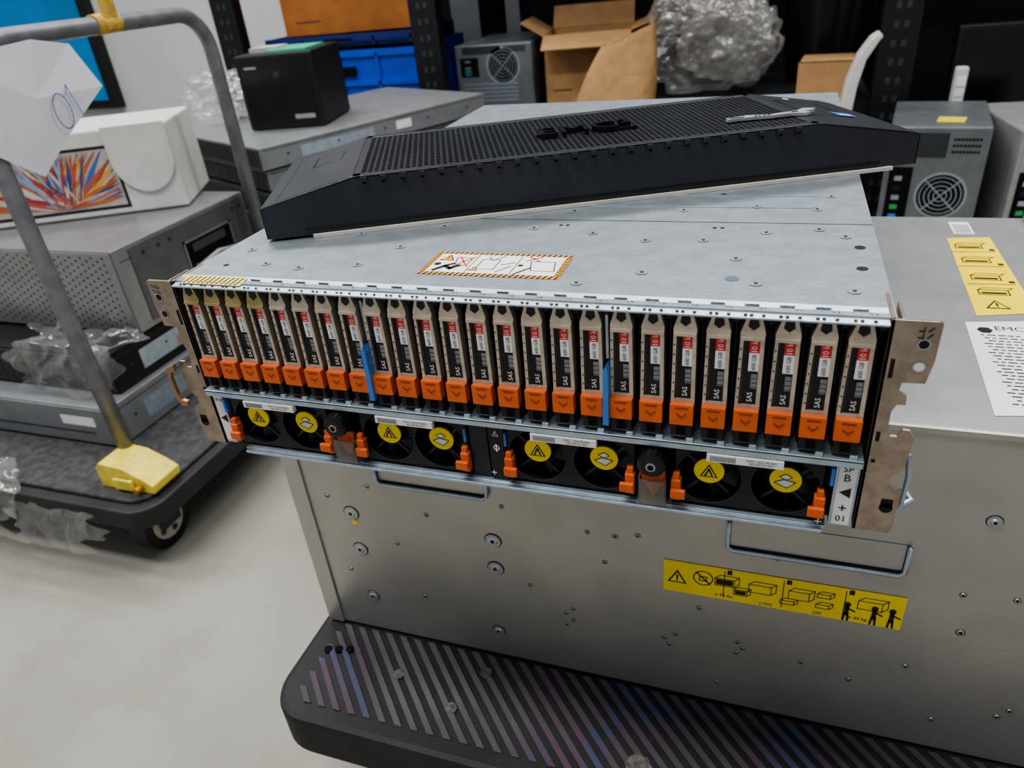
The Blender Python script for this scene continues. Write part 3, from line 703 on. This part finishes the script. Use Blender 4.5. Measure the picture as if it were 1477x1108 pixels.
cb=mat('cardboard','#a8835a',0,.75,.08,20);cbd=mat('cardboard_orange','#a86a35',0,.7,.08,20)
def carton(name,M,w,dp,h,m1,flaps=True):
    e=empty(name);b=B();b.M=M;t=.004
    b.box(0,w,0,dp,0,t,m1)
    for a in ((0,w,0,t),(0,w,dp-t,dp),(0,t,t,dp-t),(w-t,w,t,dp-t)): b.box(*a,t,h,m1)
    if flaps:
        def fl(o,ax,ay,L,D):
            b.box(0,L,0,D,-t/2,t/2,m1,frame(o,ax,ay))
        fl((0,0,h),X,(0,-.8,-.35),w,dp*.35);fl((0,dp,h),X,(0,.6,.7),w,dp*.35);fl((0,0,h),Y,(-.75,0,.45),dp,w*.3);fl((w,0,h),Y,(.8,0,.25),dp,w*.3)
    else: b.box(0,w,0,dp,h-t,h,m1);b.rect(0,dp*.48,w,dp*.52,h+.001,mat('tape_tan','#c7a776',0,.3),)
    b.line([(w*.1,h*.2),(w*.3,h*.2)],.004,.0006,dkgrey,frame((0,0,0),X,Z))
    b.obj('carton_panels',e)
carton('cardboard_box',rotz((-1.48,2.03,.142),5),.46,.28,.20,cbd,False)
carton('cardboard_box',rotz((-.55,2.02,-.109),8),.27,.24,.20,cb)
carton('cardboard_box',rotz((.20,1.90,-.109),-5),.14,.14,.105,cb,False)
def pc(name,M,w,dp,h,m1):
    e=empty(name);b=B();b.M=M
    b.box(0,w,0,dp,0,h,m1,b=.004);F1=frame((0,0,0),X,Z)
    b.rect(.008,.008,w-.008,h-.008,.0006,m1,F1)
    fy=h*.66;fxx=w*.62;r=min(w*.24,.05)
    b.disc(fxx,fy,r*1.12,.001,grey,F1,32);b.disc(fxx,fy,r,.0014,blkM,F1,32)
    for rr in (.9,.7,.5,.3): b.disc(fxx,fy,r*rr,.0022,galvF,F1,28,r*rr-.0022)
    for k in range(4): 
        a=math.pi/4+k*math.pi/2;b.line([(fxx,fy),(fxx+r*math.cos(a),fy+r*math.sin(a))],.003,.0024,galvF,F1)
    b.rect(w*.06,h*.50,w*.30,h*.80,.001,blkM,F1)
    for k,cc in enumerate((blue,mat('port_green','#3b9c5a'),galvF,blk,galvF)): b.rect(w*.12,h*(.53+k*.05),w*.20,h*(.555+k*.05),.0016,cc,F1)
    for k in range(5): b.rect(w*.08,h*(.1+k*.065),w*.8,h*(.14+k*.065),.0014,galvF,F1)
    b.rect(w*.1,h*.85,w*.6,h*.97,.001,dkgrey,F1)
    for k in range(8):
        for j in range(3): b.disc(w*(.66+.035*k),h*(.88+.03*j),.003,.0016,blkM,F1,8)
    b.obj('case_body',e);return b
pcg=mat('pc_grey','#777d81',.5,.45);pcl=mat('pc_light','#9fa3a3',.4,.5)
pc('desktop_computer_tower',rotz((.405,1.53,FLOOR),-8),.20,.30,.45,pcg)
pc('desktop_computer_tower',rotz((.66,1.50,FLOOR),6),.19,.32,.44,pcl)
pc('desktop_computer_tower',Matrix.Translation((-.845,2.0,-.109)),.26,.35,.19,pcg)
st=empty('sticky_note');b=B();b.M=rotz((.50,1.56,-.099),-15);b.box(0,.055,0,.05,0,.002,yel2);b.obj('note_pad',st)
def monitor(name,M,w,h,m1):
    e=empty(name);b=B();b.M=M
    b.box(-w/2,w/2,0,.03,.07,.07+h,m1,b=.005);b.rect(-w/2+.015,.085,w/2-.015,.055+h,.001,blkG,frame((0,0,0),X,Z))
    b.box(-.03,.03,.03,.05,.0,.2,m1);b.prism(rrect(-.1,.1,-.05,.12,.04),0,.01,m1);b.obj('screen_and_stand',e)
monitor('computer_monitor',rotz((.80,2.03,-.299),5),.42,.28,blk)
monitor('computer_monitor',rotz((1.28,2.05,-.299),-5),.48,.30,blk)
kb=empty('white_keyboard');b=B();b.M=frame((.575,1.885,FLOOR),(1,0,0),(0,0,1))
b.box(0,.028,0,.52,0,.03,wb,b=.004)
for k in range(20): b.box(.004,.024,.02+k*.024,.04+k*.024,.03,.034,white)
b.obj('keyboard_body',kb)
wa=empty('white_curved_panel');b=B()
F1=frame((0,1.72,0),X,Z)
b.prism([(.285,FLOOR),(.325,FLOOR),(.330,-.12),(.336,-.04),(.348,.02),(.370,.060),(.378,.07),(.370,.080),(.352,.068),(.328,.03),(.310,-.03),(.300,-.12)],-.03,.03,wb,F1);b.obj('panel',wa,bevel=.004)
bn=empty('black_waste_bin');b=B()
bp=mat('bin_plastic','#1a1a1e',0,.3)
bx,by=.27,2.30
b.cyl((bx,by,-.109),(bx,by,.22),.10,bp,36,r2=.13,cap=False);b.cyl((bx,by,-.109),(bx,by,-.10),.10,bp,36)
for rr,zz,tr in ((.133,.22,.008),(.124,.14,.005)):
    b.tube([(bx+rr*math.cos(a*math.pi/18),by+rr*math.sin(a*math.pi/18),zz) for a in range(37)],tr,bp,8)
b.obj('bin_shell',bn)
def crease(p_,fr,seed):
    o_=Vector((seed*3.1,seed*1.7,seed));d_,_=noise.voronoi(p_*fr+o_);d2,_=noise.voronoi(p_*fr*2.1+o_*2)
    return (d_[1]-d_[0])*.6+(d2[1]-d2[0])*.16+noise.noise(p_*1.3+o_)*.5
def crumple(b,c,rad,m1,amp=.35,fr=2.2,seed=0,sub=6,keep=None):
    bm=bmesh.new();bmesh.ops.create_icosphere(bm,subdivisions=sub,radius=1)
    for v in bm.verts:
        p_=v.co.copy();s_=1-amp*.55+amp*crease(p_,fr,seed)
        w=Vector((p_.x*s_*rad[0],p_.y*s_*rad[1],p_.z*s_*rad[2]))
        if w.z<-rad[2]*.7: w.z=-rad[2]*.7
        v.co=w+Vector(c)
    b.bm(bm,m1,smooth=True)
f1=film('plastic_film',.06,.60,'#cfd0ce');f2=film('plastic_film_dense',.16,.75,'#c2bcb2',.22)
e=empty('plastic_wrap_bundle');b=B()
crumple(b,(-.06,2.07,.05),(.23,.11,.20),f1,.55,1.6,1);crumple(b,(-.02,2.07,.045),(.17,.09,.15),f2,.6,1.9,5);crumple(b,(.06,2.06,.02),(.11,.09,.13),f1,.6,1.9,6);crumple(b,(-.12,2.05,.13),(.12,.08,.09),f2,.6,1.9,16)
b.obj('film_folds',e)
# kraft paper bag with folded gusset shape
e=empty('brown_paper_bag');b=B();kp=mat('kraft_paper','#a9845a',0,.75,.08,18,.3,40)
ringn=44;lv=18;vs=[]
for j in range(lv+1):
    t=j/lv
    for i in range(ringn):
        a=2*math.pi*i/ringn
        rx=.115*(1-.42*t**1.6);ry=.070*(1-.5*t)
        cx_=-.30+.055*t;cz_=-.108+.205*t+(.03*math.cos(a) if t>.9 else 0)
        sq=(abs(math.cos(a))**4+abs(math.sin(a))**4)**-.25
        w_=1+.10*(crease(Vector((math.cos(a),math.sin(a),t*1.6)),1.3,3))-.03
        vs.append((cx_+rx*sq*math.cos(a)*w_,1.84+ry*sq*math.sin(a)*w_,cz_))
b.add(vs,[(j*ringn+i,j*ringn+(i+1)%ringn,(j+1)*ringn+(i+1)%ringn,(j+1)*ringn+i) for j in range(lv) for i in range(ringn)]+[list(range(ringn))],kp,smooth=False)
b.obj('bag_sides',e,recalc=False)
# side table shelf that carries the bag at the rack front
e=empty('low_equipment_crate');b=B();b.box(-.44,-.10,1.74,1.885,FLOOR,-.110,bke,b=.004)
for k in range(4): b.rect(-.42,FLOOR+.04+k*.1,-.12,FLOOR+.05+k*.1,.001,rh,frame((0,1.74,0),X,Z))
b.obj('crate_body',e)
e=empty('plastic_wrap_bundle');b=B();crumple(b,(-1.24,1.34,.060),(.14,.10,.08),f1,.55,1.7,8);crumple(b,(-1.20,1.36,.045),(.10,.08,.055),f2,.55,1.8,9);b.obj('film_folds',e)
f3=film('plastic_film_sheet',.07,.50,'#c6c7c4',.13)
def sheet(name,path,xa,xb,seed,amp=.02,cut=.75):
    e=empty(name);b=B();nu,nv=90,90;vs=[];L=[0]
    P=[Vector(q) for q in path]
    for a,c_ in zip(P[:-1],P[1:]): L.append(L[-1]+(c_-a).length)
    for i in range(nu+1):
        s_=L[-1]*i/nu;k=max(j for j in range(len(L)) if L[j]<=s_+1e-9);k=min(k,len(P)-2)
        q=P[k].lerp(P[k+1],(s_-L[k])/(L[k+1]-L[k]));t=(P[k+1]-P[k]).normalized()
        for j in range(nv+1):
            f=j/nv;x=xa+(xb-xa)*f+.07*noise.noise(Vector((i*.07,seed,f*.5)))*(1 if f>.5 else -1)*abs(2*f-1)
            h=amp*(.1+crease(Vector((x*15,s_*15,0)),1.0,seed)*1.2)
            h=abs(h)+.003
            x+=.016*noise.noise(Vector((f*8,s_*30,seed)))
            vs.append((x,q.x-h*.6,q.y+h*(.8 if abs(t.y)<.7 else .1)))
    def keepf(i,j):
        u=i/nu;f=j/nv;e_=min(f,1-f,u,(1-u))
        return e_>.05+.12*noise.noise(Vector((f*5+seed,u*5,seed*2)))+(.10 if u>cut else 0)
    fs=[(i*(nv+1)+j,i*(nv+1)+j+1,(i+1)*(nv+1)+j+1,(i+1)*(nv+1)+j) for i in range(nu) for j in range(nv) if keepf(i,j)]
    b.add(vs,fs,f3,smooth=True);b.obj('film',e)
sheet('plastic_wrap_sheet',[(.548,-.228),(.462,-.230),(.448,-.25),(.440,-.33)],-1.16,-.86,4,.032)
sheet('plastic_wrap_sheet',[(.34,-.385),(.29,-.385),(.258,-.395),(.250,-.43),(.245,-.51)],-1.32,-.98,9,.028,.6)
sheet('plastic_wrap_sheet',[(.262,-.40),(.250,-.44),(.24,-.49)],-1.02,-.80,19,.026,.5)
# ================= ROOM =================
floorm=mat('concrete_floor','#85837c',0,.55,0,1.6,.2,60,hex2='#9e9c94',detail=8,ramp=(.3,.7),rvar=.08)
nt=floorm.node_tree;N=nt.nodes;Lk=nt.links;bs_=N['Principled BSDF'];src=bs_.inputs['Base Color'].links[0].from_socket
tc=[n_ for n_ in N if n_.type=='TEX_COORD'][0];n4=N.new('ShaderNodeTexNoise');n4.inputs['Scale'].default_value=7;n4.inputs['Detail'].default_value=12;n4.inputs['Roughness'].default_value=.65;Lk.new(tc.outputs['Object'],n4.inputs['Vector'])
c4=N.new('ShaderNodeValToRGB');c4.color_ramp.elements[0].position=.3;c4.color_ramp.elements[0].color=(.86,.855,.84,1);c4.color_ramp.elements[1].position=.5;c4.color_ramp.elements[1].color=(1,1,1,1);Lk.new(n4.outputs['Fac'],c4.inputs['Fac'])
mxx=N.new('ShaderNodeMix');mxx.data_type='RGBA';mxx.blend_type='MULTIPLY';mxx.inputs[0].default_value=1;Lk.new(src,mxx.inputs[6]);Lk.new(c4.outputs[0],mxx.inputs[7]);Lk.new(mxx.outputs[2],bs_.inputs['Base Color'])
b=B();b.box(-6,4.5,-3,3.6,FLOOR-.1,FLOOR,floorm);b.obj('floor')
wm=mat('wall_paint','#cfd2d4',0,.7,.02,5);wd=mat('wall_dark','#5b5f66',0,.8,.1,4)
b=B();b.box(-6,-1.9,3.5,3.6,FLOOR,3.2,wm);b.box(-1.9,4.5,3.5,3.6,FLOOR,3.2,wd);b.obj('wall_back')
b=B();b.box(-6.1,-6,-3,3.6,FLOOR,3.2,wm);b.obj('wall_left')
ps=empty('blue_poster_board');b=B()
pbm=mat('poster_blue','#1d86c8',0,.4,.15,2)
b.box(-5.6,-3.80,3.44,3.498,-.28,1.6,blk);b.rect(-5.55,-.23,-3.86,1.55,.061,pbm,frame((0,3.498,0),X,Z));b.rect(-5.55,-.23,-4.15,.10,.063,mat('poster_light','#9fc6dc'),frame((0,3.498,0),X,Z))
b.obj('board',ps,recalc=False)

# ================= LIGHTS, CAMERA =================
w=bpy.data.worlds.new('World');S.world=w;w.use_nodes=True
w.node_tree.nodes['Background'].inputs[0].default_value=(.84,.86,.88,1);w.node_tree.nodes['Background'].inputs[1].default_value=.42
def area(loc,sx,sy,pw,col=(1,.975,.94)):
    l=bpy.data.lights.new('ceiling_light','AREA');l.shape='RECTANGLE';l.size=sx;l.size_y=sy;l.energy=pw;l.color=col
    o=bpy.data.objects.new('ceiling_light',l);o.location=loc;S.collection.objects.link(o)
area((-.6,-.6,2.6),1.6,.35,60);area((1.4,.8,2.6),1.6,.35,50);area((-1.6,1.6,2.6),1.6,.35,48);area((.3,2.4,2.6),2.0,.35,42);area((-2.6,.2,2.6),1.6,.35,40)
S.view_settings.look='AgX - Medium High Contrast'
S.view_settings.exposure=.05
cam=bpy.data.cameras.new('camera');co=bpy.data.objects.new('camera',cam);S.collection.objects.link(co);S.camera=co
R=[[0.9451,-0.0866,0.3151],[0.3145,0.5031,-0.805],[-0.0888,0.8599,0.5027]]
MM=Matrix.Identity(4)
for i in range(3):
    for j in range(3): MM[i][j]=R[i][j]
    MM[i][3]=(.15843,-.35939,.29938)[i]
co.matrix_world=MM
cam.sensor_width=36;cam.sensor_fit='HORIZONTAL';cam.lens=1042.82/1477*36;cam.clip_start=.01
cam.dof.use_dof=True;cam.dof.focus_distance=.50;cam.dof.aperture_fstop=10
